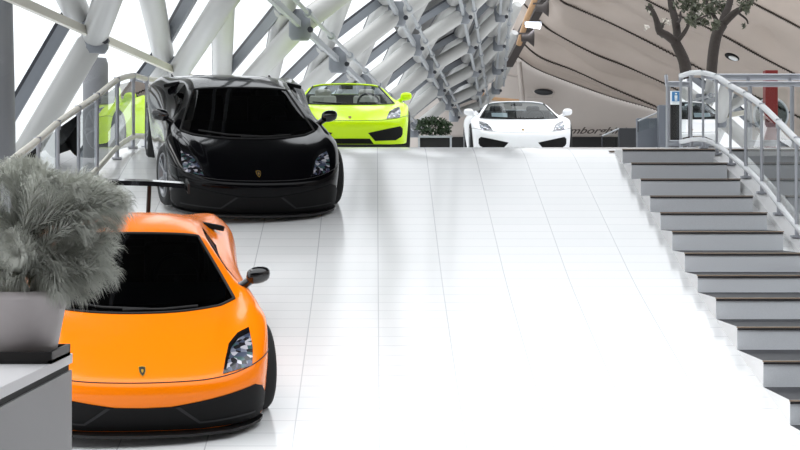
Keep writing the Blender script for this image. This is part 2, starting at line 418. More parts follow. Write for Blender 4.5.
def car_shell(spyder):
    rows = [(n, [list(p) for p in pts]) for n, pts in TAB]
    for n, pts in rows:
        if n in ('r3','r2','r1','a','b','c','d','e'):
            for p in pts[6:]: p[0] -= .025
    if spyder:
        for n, pts in rows:
            if n == 'i':
                for k in range(5): pts[k][2] = min(pts[k][2], .99-.01*k)
            if n == 'j':
                for k in range(5): pts[k][2] -= .03
    ix = {n: i for i, (n, _) in enumerate(rows)}
    bm = bmesh.new(); G = {}
    for i, (n, pts) in enumerate(rows):
        q = pts+[[pts[-1][0]-.14, pts[-1][1], pts[-1][2]]]
        for k, p in enumerate(q):
            for s in ((1,) if k == 0 else (1,-1)): G[i,k,s] = bm.verts.new((s*p[0], p[1]-MID, p[2]))
            if k == 0: G[i,k,-1] = G[i,k,1]
    def part(i, k):
        a = rows[i][0]
        if i < ix['a']: return 2
        if k < 3 and i < ix['e']: return 1
        if k < 3 and a in 'ef': return 3
        if a in 'gh' and spyder and k < 5: return -1
        if a == 'f' and k == 4 and spyder: return -1
        if a in 'fg' and k == 4: return 4
        if k < 3 and a in 'ijk': return 5
        if a in 'fg' and k in (5,6,7): return 6
        return 0
    cl = bm.edges.layers.float.new('crease_edge')
    for i in range(len(rows)-1):
        for k in range(9):
            pt = part(i, k)
            if pt < 0: continue
            for s in (1,-1):
                v = [G[i,k,s], G[i,k+1,s], G[i+1,k+1,s], G[i+1,k,s]]
                if s < 0: v.reverse()
                f = bm.faces.new(v); f.material_index = pt; f.smooth = True
    def crease(i, k, j, l, w):
        for s in (1,-1):
            e = bm.edges.get((G[i,k,s], G[j,l,s]))
            if e: e[cl] = max(e[cl], w)
    for i in range(len(rows)-1):
        n = rows[i][0]
        if n in 'bcd': crease(i,2,i+1,2,.9)
        if n in 'ijkl': crease(i,5,i+1,5,.4)
        if n in 'efgh': crease(i,4,i+1,4,.5); crease(i,3,i+1,3,.4); crease(i,5,i+1,5,.5)
        crease(i,8,i+1,8,.8)
    for k in range(8):
        crease(ix['r1'],k,ix['r1'],k+1,.25); crease(ix['a'],k,ix['a'],k+1,.3); crease(ix['m'],k,ix['m'],k+1,.6)
        if k < 4: crease(ix['e'],k,ix['e'],k+1,.9); crease(ix['g'],k,ix['g'],k+1,.5)
    bmesh.ops.recalc_face_normals(bm, faces=bm.faces)
    me = bpy.data.meshes.new('shell'); bm.to_mesh(me); bm.free()
    for p in PARTS: me.materials.append(None)
    o = bpy.data.objects.new('shell', me); COL.objects.link(o)
    md = o.modifiers.new('s', 'SUBSURF'); md.levels = 3; md.render_levels = 3
    dg = bpy.context.evaluated_depsgraph_get(); ev = bpy.data.meshes.new_from_object(o.evaluated_get(dg))
    bpy.data.objects.remove(o)
    return ev
def split_shell(ev):
    out = {}
    V = [v.co.copy() for v in ev.vertices]
    for p in ev.polygons: out.setdefault(PARTS[p.material_index], []).append(list(p.vertices))
    meshes = {}
    for n, fs in out.items():
        mp = {}; vs = []; ff = []
        for f in fs:
            g = []
            for a in f:
                if a not in mp: mp[a] = len(vs); vs.append(V[a])
                g.append(mp[a])
            ff.append(g)
        me = bpy.data.meshes.new(n); me.from_pydata(vs, [], ff)
        for p in me.polygons: p.use_smooth = True
        meshes[n] = me
    own = {}
    for p in ev.polygons:
        for e in p.edge_keys: own.setdefault(e, []).append(p.material_index)
    def seam(a, b):
        a = PARTS.index(a); b = PARTS.index(b); return [e for e, w in own.items() if sorted(w) == sorted((a, b))]
    def chain(edges):
        adj = {}
        for a, b in edges: adj.setdefault(a, []).append(b); adj.setdefault(b, []).append(a)
        ends = [v for v in adj if len(adj[v]) == 1]; seen = set(); res = []
        for s in ends+list(adj):
            if s in seen: continue
            path = [s]; seen.add(s)
            while True:
                nx = [v for v in adj[path[-1]] if v not in seen]
                if not nx: break
                path.append(nx[0]); seen.add(nx[0])
            if len(path) > 1: res.append([V[v] for v in path])
        return res
    bvh = BVHTree.FromPolygons(V, [list(p.vertices) for p in ev.polygons])
    return meshes, lambda a, b: chain(seam(a, b)), bvh
def decal(bvh, poly, axis, off, cuts, name, m, parent, thick=.0, sx=1):
    """a patch of the body surface inside a polygon given in the front (x,z) or top (x,y) view"""
    bm = bmesh.new(); vs = []
    for p in poly:
        vs.append(bm.verts.new((sx*p[0], 0, p[1]) if axis == 'front' else (sx*p[0], p[1]-MID, 0)))
    f = bm.faces.new(vs); bmesh.ops.triangulate(bm, faces=[f])
    for _ in range(cuts):
        bmesh.ops.subdivide_edges(bm, edges=[e for e in bm.edges if e.calc_length() > .03], cuts=1, use_grid_fill=True)
        bmesh.ops.triangulate(bm, faces=[f for f in bm.faces if len(f.verts) > 3])
    for v in bm.verts:
        if axis == 'front': o = Vector((v.co.x, -MID-2, v.co.z)); d = Vector((0,1,0))
        else: o = Vector((v.co.x, v.co.y, 3)); d = Vector((0,0,-1))
        h, n, i, t = bvh.ray_cast(o, d)
        if h is None: h, n, i, t = bvh.find_nearest(Vector((v.co.x, -MID+.4, v.co.z)) if axis == 'front' else Vector((v.co.x, v.co.y, .9)))
        if n.dot(d) > 0: n = -n
        v.co = h+n*off
    bmesh.ops.recalc_face_normals(bm, faces=bm.faces)
    bmesh.ops.remove_doubles(bm, verts=bm.verts, dist=.0005)
    me = bpy.data.meshes.new(name); bm.to_mesh(me); bm.free(); me.materials.append(m)
    o = bpy.data.objects.new(name, me); COL.objects.link(o); o.parent = parent
    for p in me.polygons: p.use_smooth = True
    return o
def wheel_meshes():
    t = MB(); t.lathe([(.235,-.10),(.27,-.115),(.305,-.115),(.328,-.09),(.333,-.03),(.333,.03),(.328,.09),(.305,.115),(.27,.115),(.235,.10)], 40, 'x', closed=True)
    r = MB(); r.lathe([(.24,-.10),(.245,.10),(.235,.11),(.225,.10),(.215,-.05),(.03,-.05),(.03,-.06)], 40, 'x')
    for k in range(5):
        for dd in (-.16,.16):
            a = 2*PI*k/5+dd; a2 = 2*PI*k/5+dd*.6
            r.bar((.07, .05*math.cos(a2), .05*math.sin(a2)), (.09, .225*math.cos(a), .225*math.sin(a)), .026, .03, up=(1,0,0))
    r.lathe([(0,.10),(.045,.095),(.055,.06),(.055,.03)], 20, 'x')
    return t, r
SHELLS = {}
def make_car(name, label, paint_m, spyder=False, sl=False, wing=0, steer=0, rim='rim', seat_m='leather', wind='wind_dark', wing_m=None, papers=False):
    if spyder not in SHELLS: SHELLS[spyder] = car_shell(spyder)
    meshes, seams, bvh = split_shell(SHELLS[spyder])
    root = empty(name); tag(root, label, 'car', 'sports cars in the showroom')
    W = M[wind]
    for n, me in meshes.items():
        me.materials.append(W if n == 'windshield' else (M['side_glass'] if n == 'side_window' else paint_m))
        bm = bmesh.new(); bm.from_mesh(me)
        if n == 'side_window':
            o = None
            for s in (1,-1):
                b2 = bm.copy(); bmesh.ops.delete(b2, geom=[v for v in b2.verts if v.co.x*s < 0], context='VERTS')
                m2 = bpy.data.meshes.new(n); b2.to_mesh(m2); b2.free(); m2.materials.append(M['side_glass'])
                o = bpy.data.objects.new(n, m2); COL.objects.link(o); o.parent = root
        elif n == 'door':
            for s in (1,-1):
                b2 = bm.copy(); bmesh.ops.delete(b2, geom=[v for v in b2.verts if v.co.x*s < 0], context='VERTS')
                m2 = bpy.data.meshes.new(n); b2.to_mesh(m2); b2.free(); m2.materials.append(paint_m)
                o = bpy.data.objects.new(n, m2); COL.objects.link(o); o.parent = root
        else:
            o = bpy.data.objects.new(n, me); COL.objects.link(o); o.parent = root
        bm.free()
    g = MB()
    for pair, r in ((('hood','front_bumper'),.0045), (('body','front_bumper'),.004)):
        for ch in seams(*pair): g.tube(ch, r, 6, cap=False)
    g.build('panel_gap', M['black_plastic'], root)
    g = MB()
    for ch in seams('hood','windshield')+seams('body','windshield'): g.tube(ch, .012, 6, cap=False)
    g.build('windshield_seal', M['black'], root)
    b = MB()                                                   # cowl in front of the windscreen
    # air intakes
    if sl:
        big = [(.0,.285),(.19,.29),(.79,.385),(.85,.35),(.90,.24),(.89,.13),(.80,.105),(0,.105)]
        for s in (1,-1): decal(bvh, big, 'front', .004, 6, 'air_intake', M['intake'], root, sx=s)
        for s in (1,-1):
            decal(bvh, [(.22,.285),(.25,.29),(.40,.165),(.80,.175),(.80,.16),(.39,.15)], 'front', .009, 5, 'intake_strut', M['strut'], root, sx=s)
        sp = MB(); front = [(-.88,.53),(-.85,.42),(-.775,.31),(-.62,.17),(-.33,.08),(0,.06),(.33,.08),(.62,.17),(.775,.31),(.85,.42),(.88,.53)]
        vs = [(x, y-.035-MID, z) for z in (.07,.09) for x, y in front]+[(x*.93, y+.16-MID, z) for z in (.07,.09) for x, y in front]; n = len(front); fs = []
        for i in range(n-1): fs += [(i,i+1,n+i+1,n+i),(n+i,n+i+1,3*n+i+1,3*n+i),(i,2*n+i,2*n+i+1,i+1),(2*n+i,3*n+i,3*n+i+1,2*n+i+1)]
        fs += [(0,n,3*n,2*n),(n-1,3*n-1,4*n-1,2*n-1)]
        sp.add(vs, fs).build('front_splitter', M['black_plastic'], root)
    else:
        for s in (1,-1):
            decal(bvh, [(.27,.27),(.77,.38),(.81,.345),(.81,.26),(.785,.215),(.70,.165),(.38,.15)], 'front', .004, 6, 'air_intake', M['intake'], root, sx=s)
        decal(bvh, [(-.30,.185),(.30,.185),(.36,.105),(-.36,.105)], 'front', .004, 6, 'lower_grille', M['intake'], root)
        b = MB(); b.add([(x, y-MID, z) for z in (.065,.095) for x, y in ((-.88,.45),(-.62,.22),(-.33,.13),(0,.115),(.33,.13),(.62,.22),(.88,.45),(.8,.7),(-.8,.7))],
              [tuple(range(9)), tuple(range(17,8,-1))]+[(i,(i+1)%9,9+(i+1)%9,9+i) for i in range(9)])
        b.build('front_splitter', M['black_plastic'], root)
    for s in (1,-1):
        h = decal(bvh, [(.553,.485),(.585,.55),(.625,.615),(.70,.66),(.785,.69),(.79,.60),(.77,.512)], 'front', .004, 5, 'headlight', M['lens'], root, sx=s)
        decal(bvh, [(.553,.485),(.585,.55),(.625,.615),(.70,.66),(.785,.69),(.787,.668),(.705,.64),(.64,.60),(.60,.54),(.575,.488)], 'front', .006, 4, 'lamp_bezel', M['gloss_black'], h, sx=s)
    # emblem: little shield with a gold rim and charge
    def shield(k, off, name, m, par):
        pts = [(-.036,.04),(0,.046),(.036,.04),(.034,0),(.02,-.026),(0,-.042),(-.02,-.026),(-.034,0)]
        return decal(bvh, [(x*k, .505+z*k*.75) for x, z in pts], 'front', off, 2, name, m, par)
    em = shield(.70, .004, 'emblem', M['gold'], root); shield(.56, .006, 'shield_field', M['black'], em); shield(.24, .008, 'bull_charge', M['gold'], em)
    # wheels
    for s in (1,-1):
        for ax, sc_ in ((.95,1.0),(3.51,1.06)):
            t, r = wheel_meshes(); w = t.build('wheel', M['rubber'], root); rm = r.build('rim', M[rim], w)
            w.location = (s*(.84 if ax < 2 else .84), ax-MID, .333*sc_); w.scale = (1, sc_, sc_)
            w.rotation_euler = (0, 0, (PI if s < 0 else 0)+(steer if ax < 2 else 0))
    # mirrors
    for s in (1,-1):
        b = MB()
        vs = []; 
        for t, (hx, hy, hz) in ((0,(.0,.035,.04)),(.25,(.0,.07,.078)),(.7,(.0,.065,.074)),(1,(.0,.03,.045))):
            x = s*lerp(.845, 1.04, t)
            for k in range(8):
                a = 2*PI*k/8; vs.append((x, 1.47-MID+t*.05+hy*math.cos(a), .885+.012*t+hz*math.sin(a)))
        fs = [(i*8+k, i*8+(k+1)%8, i*8+8+(k+1)%8, i*8+8+k) for i in range(3) for k in range(8)]+[tuple(range(7,-1,-1)), tuple(range(24,32))]
        b.add(vs, fs, None, True); mm = b.build('side_mirror', M['gloss_black'] if sl else paint_m, root, subsurf=1)
        a = MB(); a.tube([(s*.80,1.50-MID,.79),(s*.845,1.49-MID,.825),(s*.89,1.48-MID,.86)], [.04,.034,.034], 8); a.build('mirror_arm', M['gloss_black'] if sl else paint_m, mm)
    # wipers
    for pts in ([(.1,.99,.752),(-.25,1.03,.762),(-.55,1.16,.785)], [(.45,1.06,.758),(.2,1.0,.75),(-.1,.99,.75)]):
        MB().tube([(x, y-MID, z) for x, y, z in pts], .011, 6).build('wiper', M['black'], root)
    # cabin
    b = MB(); b.box((0, 2.0-MID, .30), (1.5, 3.0, .30)); b.box((0,.8-MID,.30), (1.2,.8,.30)); b.box((0,3.5-MID,.5), (1.3,1.3,.55)); b.build('underbody', M['underbody'], root)
    b = MB(); vs = [(-.68,1.34-MID,.765),(-.4,1.14-MID,.755),(.4,1.14-MID,.755),(.68,1.34-MID,.765),(.72,1.72-MID,.79),(.72,1.78-MID,.6),(-.72,1.78-MID,.6),(-.72,1.72-MID,.79)]
    b.add(vs, [(0,1,2,3),(0,3,4,7),(7,4,5,6)]); b.build('dashboard', M['leather'], root)
    for s in (1,-1):
        b = MB(); b.box((s*.36, 2.2-MID, .46), (.46,.5,.14)); st_ = b.build('seat', M[seat_m], root, bevel=.04)
        c = MB(); c.box((s*.36, 2.48-MID, .70), (.44,.13,.50), rot=Matrix.Rotation(-.25,3,'X')); c.box((s*.36,2.55-MID,1.0-.03),(.26,.10,.17)); c.build('seat_back', M[seat_m], st_, bevel=.04)
    pts = [(.36+.17*math.cos(2*PI*k/20), 1.88-MID+.06*math.sin(2*PI*k/20), .80+.155*math.sin(2*PI*k/20)) for k in range(20)]
    b = MB(); b.tube(pts, .017, 8, closed=True); b.box((.36,1.88-MID,.79),(.30,.03,.05)); b.tube([(.36,1.88-MID,.79),(.36,1.68-MID,.72)], .03, 8); b.build('steering_wheel', M['black_plastic'], root)
    MB().box((0, 1.95-MID, 1.055), (.22,.03,.06)).build('inner_mirror', M['black_plastic'], root, bevel=.01)
    if spyder:
        fr = MB(); L = {n: pts for n, pts in TAB}
        top = [L['g'][3]]+[L['g'][2]]+[L['g'][1]]+[L['g'][0]]; top = [Vector(p) for p in top]
        lineA = [Vector((p[0], p[1]-MID, p[2]-.012)) for p in top]
        fr.tube(spline(lineA+[Vector((-p.x,p.y,p.z)) for p in lineA[-2::-1]], 4), .02, 8)
        fr.build('windshield_frame', paint_m, root)
        b = MB(); b.box((0, 2.72-MID, .62), (1.4,.06,.72)); b.build('bulkhead', M['leather'], root, bevel=.02)
    if papers:
        b = MB(); b.box((-.36, 1.42-MID, .83), (.3,.16,.006), rot=Matrix.Rotation(.55,3,'X')); b.build('paper_sheet', M['paper'], root)
    if sl:
        for s in (1,-1):
            MB().bar((s*.625, 2.80-MID, 1.03), (s*.80, 2.86-MID, .985), .07, .042).build('haunch_intake', M['intake'], root, bevel=.008)
    if wing:
        wm = M['gloss_black']
        b = MB(); prof = [(-.13,.0),(-.06,.03),(.05,.028),(.13,.012),(.13,.0),(0,-.006)]
        xs = [-.60,-.57,-.3,0,.3,.57,.60]; vs = []
        for x in xs:
            dz = .03 if abs(x) < .58 else .0
            for y, z in prof: vs.append((x, 4.13-MID+y, wing+z+dz-.03*(abs(x)/.6)**2))
        fs = [(i*6+k, i*6+(k+1)%6, i*6+6+(k+1)%6, i*6+6+k) for i in range(6) for k in range(6)]+[tuple(range(5,-1,-1)), tuple(range(36,42))]
        b.add(vs, fs, None, False); w = b.build('rear_wing', wm, root)
        for s in (1,-1): MB().bar((s*.26, 4.12-MID, .82), (s*.27, 4.12-MID, wing+.01), .03, .12, up=(0,1,0)).build('wing_strut', M['black'], w)
        for s in (1,-1): MB().box((s*.605, 4.13-MID, wing), (.014,.28,.09)).build('end_plate', M['black'], w)
    return root
def place(root, front, yaw, ground):
    """front: (X, Y) of the front axle centre; yaw: the tail swings to the left"""
    fx, fy = front; d = Vector((-math.sin(yaw), math.cos(yaw)))
    rx, ry = fx+2.56*d.x, fy+2.56*d.y
    zf, zr = ground(fy), ground(ry)
    ya = Vector((rx-fx, ry-fy, zr-zf)).normalized(); xa = ya.cross(Vector((0,0,1))).normalized(); za = xa.cross(ya)
    mid = Vector(((fx+rx)/2, (fy+ry)/2, (zf+zr)/2))-ya*0.0
    m = Matrix((xa, ya, za)).transposed().to_4x4(); m.translation = mid
    root.matrix_world = m
PO = paint('orange paint', (250,127,2)); PB = mat('black paint', (4,4,6), .10, 0, .06, .14); PL = paint('lime paint', (203,242,8)); PW = paint('white paint', (226,227,230))
orange = make_car('sports_car', 'orange sports car with black rear wing parked low on the ramp', PO, sl=True, wing=1.115, steer=.14, rim='rim_black')
place(orange, (-1.93, 14.62*K), math.radians(10.5), RZ)
black = make_car('sports_car', 'black sports car on the ramp behind the orange car', PB, sl=True, wing=.85, steer=.13)
place(black, (-1.646, 21.85*K), math.radians(11), RZ)
lime = make_car('sports_car', 'lime green open-top sports car on the upper floor behind the black car', PL, spyder=True, wind='wind_clear', seat_m='tan', papers=False)
place(lime, (-.81, 31.25), math.radians(3.5), UPF)
white = make_car('sports_car', 'white open-top sports car facing forward with paper on its dashboard', PW, spyder=True, wind='wind_clear', papers=True)
place(white, (2.26, 37.65), math.radians(0.5), UPF)
# ------------------------------------------------------------------ steel lattice over and beside the cars
lat = empty('steel_lattice', (-6, 35, 0)); tag(lat, 'lattice of white steel tubes carrying the glass facade behind the cars', 'facade')
LO = -lat.location
def row(p0, step): return lambda j: Vector(p0)+Vector(step)*j
r1a = P(95,35,27.6); r1b = P(178,72,34.0); r2a = P(300,25,33.3); r2b = P(338,60,40.0)
R1 = row(r1a, r1b-r1a); R2 = row(r2a-(r2b-r2a), r2b-r2a)
r3a = P(397,14,41.0); r3b = P(415,43,47.5); s3 = (P(428,69,54)-r3a)/2; R3 = row(r3a-s3, s3)
r4a = P(463,14,48); s4 = (P(474,69,61)-r4a)/2; R4 = row(r4a-s4, s4)
r5a = P(500,14,54); s5 = (P(497,68,66)-r5a)/2; R5 = row(r5a-s5, s5)
r6a = P(519,2,59); R6 = row(r6a-s5, s5)
r0a = P(-5,205,28); r0b = P(90,190,34.5); R0 = row(r0a-(r0b-r0a), r0b-r0a)
ROWS = [R0,R1,R2,R3,R4,R5,R6]
RAD = [.205,.205,.205,.20,.19,.18,.17]
JR = [range(0,7), range(-1,7), range(-1,7), range(0,7), range(-1,6), range(-1,5), range(-1,4)]
# which (row, j) pairs are joined: A leans shallow, B leans steep
A_OFF = {0:-1, 1:0, 2:-1, 3:-1, 4:-1, 5:-1}
tubes = 0
N = Vector((-.62,-.12,.78)).normalized()      # outward from the vault
cen = [R(1) for R in ROWS]
def tube_part(a, b, r0, r1, name='tube'):
    global tubes
    d = (b-a).normalized(); tubes += 1
    o = MB().tube([a+d*.04, a+d*.12, b-d*.16, b-d*.08], [r0*.82, r0, r1, r1*.82], 20).build(name, M['steel_white'], lat); o.location = LO
    return o
for i in range(6):
    off = {0:-1, 1:1, 2:-1, 3:-1, 4:-1, 5:-1}[i]
    # row 1 to row 2 uses j -> j-1 with row 2 counted from its own start
    for j in range(-2, 8):
        pa = j
        if i == 1: ja, jb = j-1, j-2
        else: ja, jb = j-1, j-2
        if j not in JR[i]: continue
        a = ROWS[i](j)
        for jj in (ja, jb):
            if i == 0 and j == 2 and jj == jb: continue
            if jj in range(-3, 8) and (jj in JR[i+1] or jj == JR[i+1].start-1):
                sh = N*.40 if jj == jb else Vector((0,0,0))
                tube_part(a+sh, ROWS[i+1](jj)+sh, RAD[i]*.9, RAD[i+1]*.9)
                # glazing bar outside the tube
                d = (ROWS[i+1](jj)-a).normalized(); o_ = N*.34+Vector((-.12,0,0))
                mb = MB().bar(a+o_, ROWS[i+1](jj)+o_, .10, .16, M['mullion'], up=N); mb.bar(a+o_*1.25, ROWS[i+1](jj)+o_*1.25, .04, .05, M['steel_dark'], up=N)
                mo = mb.build('mullion', None, lat); mo.location = LO
for i, R in enumerate(ROWS[:6]):
    js = list(JR[i])
    for j in js:
        p = R(j); b = MB(); q = RAD[i]
        b.tube([p-Vector((0,0,q*1.25)), p-Vector((0,0,q*.9)), p+Vector((0,0,q*.9)), p+Vector((0,0,q*1.25))], [q*.7,q*.92,q*.92,q*.7], 14, M['mullion'])
        b.box(p+Vector((.0,-.05,0)), (q*1.5,.05,q*.8), M['steel_grey']); b.tube([p+Vector((q*.9,-.2,-.1)), p+Vector((q*.9,-.32,-.1))], .05, 8, M['steel_dark'])
        o = b.build('node', None, lat); o.location = LO
    if i >= 1:
        b = MB(); ps = [R(j) for j in ([js[0]-1] if i > 1 else [])+js]; a, c = ps[0], ps[-1]
        if i == 1: a = a-(R(1)-R(0))
        o = MB().bar(a+Vector((0,-.1,0)), c+Vector((0,-.1,0)), .07, .11, up=(0,0,1)).build('crossbar', M['steel_grey'] if i > 1 else M['rail_cream'], lat); o.location = LO
        if i >= 2:
            ofs = Vector((.26,-.35,.06))
            b = MB(); b.tube([a+ofs, c+ofs], .035, 8)
            for k in range(1, 14):
                q = a.lerp(c, k/14)+ofs; b.tube([q-(c-a).normalized()*.12, q+(c-a).normalized()*.12], .07, 8)
            o = b.build('cable_pipe', M['steel_grey'], lat); o.location = LO
# panes, one per bay
gl = 0
for i in range(5):
    for j in JR[i]:
        if j-1 not in JR[i+1]: continue
        a, b_, c, d = ROWS[i](j), ROWS[i](j+1), ROWS[i+1](j), ROWS[i+1](j-1)
        o_ = N*.36+Vector((-.12,0,0))
        if i > 3 or (i == 3 and j > 1):      # solid cladding where the lattice meets the roof, added to darken the far tubes
            o_ = N*.75+Vector((-.12,0,0)); t_ = N*.05; q = [a+o_, b_+o_, c+o_, d+o_]
            o = MB().add(q+[p+t_ for p in q], [(0,1,2,3),(4,5,6,7),(0,1,5,4),(1,2,6,5),(2,3,7,6),(3,0,4,7)]).build('cladding_panel', M['clad'], lat)
        else: o = MB().add([a+o_, b_+o_, c+o_, d+o_], [(0,1,2,3)]).build('glass_pane', M['facade_glass'], lat)
        o.location = LO
# free standing dark column at the left edge
b = MB(); p = P(-6, 100, 26.5); b.tube([(p.x+.06, p.y, -.1), (p.x+.03, p.y, 3.0), (p.x-.06, p.y, 7)], .25, 24)
b.box((p.x+.05,p.y,4.42),(.3,.3,.12)); o = b.build('column', M['column']); tag(o, 'round grey steel column at the left edge beyond the railing', 'column')

b = MB(); p = P(95.5, 100, 31.5); b.tube([(p.x, p.y, -.1), (p.x, p.y, P(95,64,31.5).z), (p.x, p.y, P(95,58,31.5).z)], [.20,.20,.17], 24)
o = b.build('column', M['column']); tag(o, 'round dark grey column below the first lattice joint, seen above the left railing', 'column')
# ------------------------------------------------------------------ back wall and membrane
YW = 78.0; D = 1.3
def wallpt(x, y): return P(x, y, YW)
b = MB(); b.box((wallpt(404,0).x+11, YW*K+.2, 4.4), (22, .4, 9)); b.build('wall_back', M['wallgrey'])['kind'] = 'structure'
b = MB(); a = wallpt(440,137); c = wallpt(660,137)
b.box(((a.x+c.x)/2, YW*K-.06, (a.z+UP)/2), (c.x-a.x, .1, a.z-UP)); b.build('baseboard_back', M['black'])['kind'] = 'structure'
SEAM = [
 (59.9, [(500,46),(517,56),(537,69),(575,84),(612,97),(657,110),(700,128),(760,150),(840,185)]),
 (58.0, [(513,30),(523,43),(541,58),(575,71),(612,88),(656,107),(700,126),(760,148),(840,182)]),
 (55.0, [(524,4),(541,23),(556,34),(594,54),(627,67),(667,85),(702,103),(760,128),(840,166)]),
 (52.0, [(538,-22),(560,0),(575,8),(612,24),(650,43),(702,70),(750,94),(800,118),(840,138)]),
 (49.0, [(580,-50),(620,-16),(646,0),(676,15),(699,24),(725,37),(759,56),(792,73),(840,98)]),
 (46.0, [(640,-64),(690,-32),(720,-17),(751,2),(775,15),(800,28),(815,36),(830,44),(850,55)]),
 (42.0, [(690,-120),(740,-90),(780,-70),(800,-56),(815,-48),(830,-38),(840,-32),(860,-20),(880,-8)]),
]
curves = []
for Y, pts in SEAM: curves.append(spline([P(x, y, Y*D) for x, y in pts], 6))
mem = empty('ceiling_membrane', (6, 52*K, 5)); mem['kind'] = 'structure'
for si in range(len(curves)-1):
    c0, c1 = curves[si], curves[si+1]; b = MB(); n = len(c0); m_ = 22
    for t in range(m_+1):
        for k in range(n):
            f = t/m_; p = c0[k].lerp(c1[k], f); bul = math.sin(PI*f)**.8+.55*math.exp(-((f-.38-.12*math.sin(k*.17+si))/.10)**2)-.3*math.exp(-((f-.68+.1*math.sin(k*.13+2*si))/.12)**2)*math.sin(PI*f)
            wob = .25+.35*math.sin(k*.22+si*1.7)**2
            p = p+Vector((.12,.55,.5))*bul*wob*(.25 if si == 0 else 1)
            b.v.append(tuple(p))
    for t in range(m_):
        for k in range(n-1): b.f.append((t*n+k, t*n+k+1, t*n+n+k+1, t*n+n+k)); b.m.append(0); b.sm.append(True)
    o = b.build('membrane_strip', M['membrane'], mem); o.location = -mem.location
    # zig-zag lacing along the seam
    z = MB(); c = c0; pts = []
    for k in range(n-1):
        for q in range(5):
            p = c[k].lerp(c[k+1], q/5); s = (k*5+q) % 2
            pts.append(p+Vector((0,-.06,(.045 if s else -.045))))
    z.tube(pts, .02, 5, cap=False, smooth=False); z.tube([p+Vector((0,-.03,0)) for p in c], .018, 5, cap=False)
    o = z.build('lacing', M['lacing'], mem); o.location = -mem.location
# unseen dark slab added to keep overhead sky out of car reflections
b = MB(); b.box((6.2, 21.9, EYE+6.5), (20, 11.5, .3)); b.build('sky_blocker', M['blocker'])['kind'] = 'structure'

b = MB(); b.box((4.5, -1.5, EYE+4.6), (25, 17.4, .3)); b.build('sky_blocker_front', M['blocker'])['kind'] = 'structure'  # unseen slab added over the camera to shade the plinth and near floor
# edge beam, pipes, lamps on the back wall
o = MB().bar(P(553,-20,52*D), P(507,64,54*D), .34, .3).build('edge_beam', M['beam']); tag(o, 'dark brown steel edge beam between the lattice and the membrane', 'beam')
o = MB().tube([P(541,-15,51*D), P(527,18,51.6*D), P(519,44,52.4*D)], .10, 8).build('pipe', M['pipe_tan']); tag(o, 'tan vertical pipe running down the dark edge beam', 'pipe')
b = MB(); b.tube([P(519,62,59.5*D), P(523,104,59.5*D)], .1, 8); b.tube([P(512,50,59.5*D), P(511,58,59.5*D), P(519,66,59.5*D)], .06, 8); o = b.build('pipe', M['pipe']); tag(o, 'thick grey downpipe on the back wall above the white car', 'pipe')
b = MB(); b.tube([P(497,40,59.0*D), P(502,74,59.0*D), P(517.5,76,59.1*D)], .06, 8); o = b.build('pipe', M['pipe']); tag(o, 'thin bent pipe joining the thick downpipe high on the wall', 'pipe')
b = MB(); b.tube([P(482,88,59.0*D), P(484,98,59.0*D), P(518.8,101,59.1*D)], .07, 8); o = b.build('pipe', M['pipe_tan']); tag(o, 'tan horizontal pipe just over the roofline of the white car', 'pipe')
def flood(x, y, Y, lit, label):
    r = empty('floodlight', P(x, y, Y)); r.scale = (1.2,1.2,1.2); tag(r, label, 'lamp')
    if lit:
        MB().box((0,0,.05), (.46,.2,.08)).build('housing', M['steel_grey'], r); MB().box((0,-.08,-.02), (.40,.14,.12), rot=Matrix.Rotation(.15,3,'Y')).build('lamp_tube', M['lamp'], r)
    else:
        MB().lathe([(.10,-.22),(.10,-.05),(.24,.12),(.22,.12),(.09,-.04)], 20, 'x').build('housing', M['beam'], r); MB().lathe([(0,.06),(.19,.10)], 20, 'x').build('lens', M['black'], r)
        MB().bar((-.3,0,.12), (.05,0,.12), .05, .05).build('bracket', M['beam'], r)
flood(533,25,50*D, True, 'lit white strip floodlight at the top of the membrane')
flood(529.5,38,50*D, False, 'dark conical floodlight just below the lit strip lamp')
flood(544,8,50*D, False, 'dark conical floodlight above the lit strip lamp')
# oval plaque
pq = empty('oval_sign', P(543.5,92,59.6*D)); tag(pq, 'oval silver plaque on a bracket on the back wall above the white car', 'sign')
b = MB(); b.lathe([(0,-.05),(.30,-.05),(.335,-.02),(.335,.03),(0,.03)], 32, 'y'); q = b.build('plate', M['pipe'], pq); q.scale = (1.35,1,.52); q.rotation_euler = (0,.06,0)
b = MB(); b.lathe([(0,-.065),(.27,-.065),(.27,-.04)], 32, 'y'); q = b.build('dark_centre', M['anthracite'], pq); q.scale = (1.35,1,.47); q.rotation_euler = (0,.06,0)
b = MB(); b.bar((-.62,.02,-.2),(.36,.02,-.2),.04,.05); b.bar((.36,.02,-.2),(.36,.02,.1),.04,.05); b.box((-.33,0,-.2),(.12,.1,.1)); b.build('bracket', M['pipe'], pq)
# lettering
fc = bpy.data.curves.new('wall_lettering', 'FONT'); fc.body = 'Lamborghini'; fc.size = .35; fc.extrude = .015; fc.shear = .5; fc.offset = .006; fc.space_character = 1.0; fc.align_x = 'LEFT'
fo = bpy.data.objects.new('wall_lettering', fc); COL.objects.link(fo); fo.rotation_euler = (PI/2,0,0); fc.materials.append(M['letter'])
fo.scale = (1.5,1,1); tl = P(556,133.5,59.75*D); fo.location = tl
bpy.context.view_layer.update(); lm = bpy.data.meshes.new_from_object(fo.evaluated_get(bpy.context.evaluated_depsgraph_get()))
fo2 = bpy.data.objects.new('wall_text', lm); COL.objects.link(fo2); fo2.matrix_world = fo.matrix_world.copy(); bpy.data.objects.remove(fo); fo = fo2; fo.name = 'wall_lettering'
tag(fo, 'dark flowing script lettering on the beige back wall right of the white car', 'lettering')

